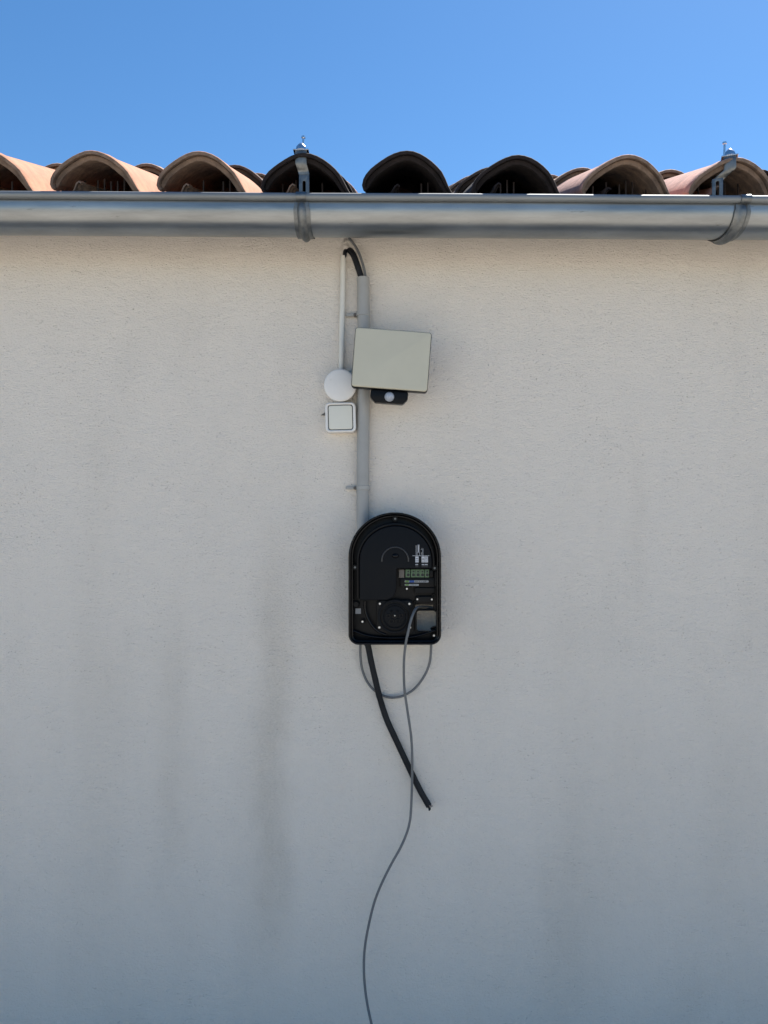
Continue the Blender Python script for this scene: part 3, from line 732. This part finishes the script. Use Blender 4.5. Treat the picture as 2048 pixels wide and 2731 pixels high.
# terminals
YT = -.0745
for (a, b) in ((1003, 1072), (1083, 1147), (1148.5, 1214), (1215.5, 1280), (1287, 1351)):
    mx = (a+b)/2+6
    tb = obj('terminal', plate([rect_px(a, 988, b, 1106, YT, C5)], -.0582, YT, .0006), M_GREEN, ch)
    obj('wire_hole', plate([circle(C5(mx, 1068, YT).x, C5(mx, 1068, YT).z, .0036, 20)], YT+.001, YT-.0004, 0), M_PBLACK, tb)
    obj('release_slot', plate([rect_px(mx-11, 1008, mx+11, 1030, YT, C5)], YT+.001, YT-.0004, 0), M_PBLACK, tb)
obj('terminal', plate([rect_px(905, 990, 985, 1112, -.072, C5)], -.0582, -.072, .0008), M_TERMG, ch)
obj('terminal', plate([rect_px(1360, 1000, 1410, 1106, -.072, C5)], -.0582, -.072, .0008), M_BLACK, ch)
obj('terminal_tray', plate([rect_px(925, 1112, 1428, 1250, -.070, C5)], -.0582, -.070, .001), M_BLACK, ch)
YL = -.0703
def strip(x1, y0, y1, blue):
    base = obj('terminal_label', plate([rect_px(990, y0, x1, y1, YL, C5, .0022)], YL+.0002, YL-.0004, 0), M_PGREY, ch)
    gm = []
    for k in range(4):
        xa = 996+k*15
        gm.append(plate([poly_px([(xa, y1-3), (xa+7, y1-3), (xa+17, y0+3), (xa+10, y0+3)], YL-.0005, C5)], YL-.0003, YL-.0008, 0, False))
    obj('earth_hatching', joined(gm, False), M_PGREEN, base)
    gk = [plate([poly_px([(xa, y1-3), (xa+6, y1-3), (xa+16, y0+3), (xa+10, y0+3)], YL-.0005, C5)], YL-.0003, YL-.0008, 0, False) for xa in (1004, 1019, 1034)]
    obj('earth_hatching', joined(gk, False), M_PBLACK, base)
    if blue: obj('neutral_patch', plate([rect_px(1060, y0+.5, 1131, y1-.5, YL-.0005, C5)], YL-.0003, YL-.0008, 0), M_PBLUE, base)
    tx = []; x = 1142 if blue else 1078; r = random.Random(5)
    while x < x1-22:
        w = r.choice((5, 8, 10)); tx.append(prt(x, y0+9, x+w, y1-9, YL-.0005)); x += w+r.choice((5, 8, 16))
    obj('label_marks', joined(tx, False), M_PBLACK, base)
strip(1345, 1150, 1180, True); strip(1200, 1203, 1229, False)
# screws
def screw(x, y, dep, r, boss=None, bright=True, name='screw'):
    c = C5(x, y, dep)
    if boss:
        bo = obj('screw_boss', lathe_y(c.x, c.z, [(boss, dep+.012), (boss, dep+.001), (boss*.92, dep)], 20), M_BLACK, ch); par = bo
    else: par = ch
    obj(name, lathe_y(c.x, c.z, [(r, dep+.003), (r, dep-.0012), (r*.78, dep-.0024), (r*.50, dep-.0024), (r*.42, dep-.0008), (.0001, dep-.0006)], 18, 0.5), M_STEEL if bright else M_GALV, par)
for x, y in ((850,240), (258,957), (1432,968)): screw(x, y, -.0835, .0030, .0068, False)
for x, y in ((368,1757), (1422,1962)): screw(x, y, -.0700, .0030, .0055)
for x, y in ((625,1493), (1060,1495), (617,1843), (1070,1843)): screw(x, y, -.0745, .0031)
for x, y in ((1022,1273), (1177,1427), (1390,1430)): screw(x, y, -.0665, .0027)
for x, y in ((1418,1375), (1150,1480)):
    c = C5(x, y, -.066); obj('screw_socket', lathe_y(c.x, c.z, [(.0042, -.056), (.0042, -.068), (.0030, -.068), (.0026, -.060)], 16, .5), M_BLACK, ch)
# relay cover under the terminals, cable clamp bar
obj('clamp_bar', plate([rect_px(1140, 1255, 1440, 1340, -.068, C5, .002)], -.0582, -.069, .0012), M_BLACK, ch)
obj('clamp_bar', plate([rect_px(1150, 1385, 1415, 1475, -.066, C5, .003)], -.0582, -.0665, .0012), M_BLACK, ch)
# blank identification sticker
obj('sticker', plate([rect_px(265, 1565, 345, 1642, -.0588, C5)], -.0581, -.0588, 0), M_PGREY, ch)
c = C5(272, 1503, -.066); obj('blind_plug', lathe_y(c.x, c.z, [(.0085, -.0582), (.0085, -.066), (.0066, -.0675), (.0001, -.0675)], 22, .5), M_BLACK, ch)
# socket: square base, concentric rings, pin wells
scn = C5(845, 1678, -.070)
a_, b_ = C5(575, 1940, -.070), C5(1115, 1440, -.070)
sk = obj('socket_base', plate([rrect((a_.x+b_.x)/2, (a_.z+b_.z)/2, b_.x-a_.x, b_.z-a_.z, .012)], -.0582, -.0735, .0015), M_BLACK, ch)
pw = lambda r: r/5.53/F*(-.07-CAMY)
def ring(r1, r0, y0, y1, m_, nm, par): return obj(nm, plate([circle(scn.x, scn.z, pw(r1), 56), circle(scn.x, scn.z, pw(r0), 56)], y0, y1, .0010), m_, par)
ring(252, 215, -.0730, -.0790, M_COVER, 'socket_ring', sk)
ring(190, 165, -.0730, -.0780, M_COVER, 'socket_ring', sk)
obj('socket_face', plate([circle(scn.x, scn.z, pw(160), 48)], -.0732, -.0770, .001), M_COVER, sk)
for (x, y, r) in ((750,1668,34), (845,1668,36), (936,1668,34), (797,1748,34), (889,1748,34), (797,1603,17), (886,1603,17)):
    q = C5(x, y, -.0775); rr = pw(r)
    obj('pin_well', plate([circle(q.x, q.z, rr, 24), circle(q.x, q.z, rr*.66, 24)], -.0768, -.0795, .0005), M_BLACKG, sk)
q = C5(845, 1668, -.079); obj('earth_pin', lathe_y(q.x, q.z, [(.0022, -.0768), (.0022, -.081), (.0012, -.0825), (.0001, -.0826)], 14, .5), M_STEEL, sk)
# curved cable channel left of the socket and moulded ribs at the bottom
ca = [C5(405, 1455, -.074), C5(402, 1540, -.074), C5(420, 1640, -.074), C5(465, 1745, -.074), C5(535, 1845, -.074), C5(620, 1915, -.074), C5(715, 1950, -.074)]
obj('cable_channel', tube(ca, .0032, 10, 6), M_BLACKG, ch)
cb = [C5(215, 1885, -.066), C5(400, 1955, -.068), C5(600, 1990, -.070), C5(845, 2000, -.071), C5(1100, 1985, -.070), C5(1300, 1935, -.068), C5(1450, 1880, -.066)]
obj('moulded_rib', tube(cb, .0028, 10, 6), M_BLACKG, ch)
obj('window_frame', plate([rect_px(1140, 1575, 1470, 1925, -.063, C5, .009), rect_px(1166, 1595, 1454, 1902, -.063, C5, .0075)], -.0582, -.064, .0012), M_BLACK, ch)
gl = [C5(1385, 1850, -.036), C5(1440, 1935, -.034)]
obj('cable_gland', tube([C5(1410, 1835, -.030), C5(1440, 1900, -.030), C5(1475, 1975, -.030)], .0085, 16, 4), M_BLACK, ch)
obj('side_latch', plate([rect_px(1432, 1020, 1458, 1230, -.075, C5, .001)], -.0582, -.0760, .0006), M_BLACK, ch)

# unseen ribs added behind the charger to shade the wall in its window
def rib(x0, y0, x1, y1): return plate([rect_px(x0, y0, x1, y1, -.045, C5)], -.0008, -.0455, .0006)
obj('shading_rib', rib(1478, 1000, 1496, 1990), M_BLACK, ch)
obj('shading_rib', rib(720, 2030, 1335, 2050), M_BLACK, ch)
obj('shading_rib', rib(1120, 1480, 1138, 2028), M_BLACK, ch)
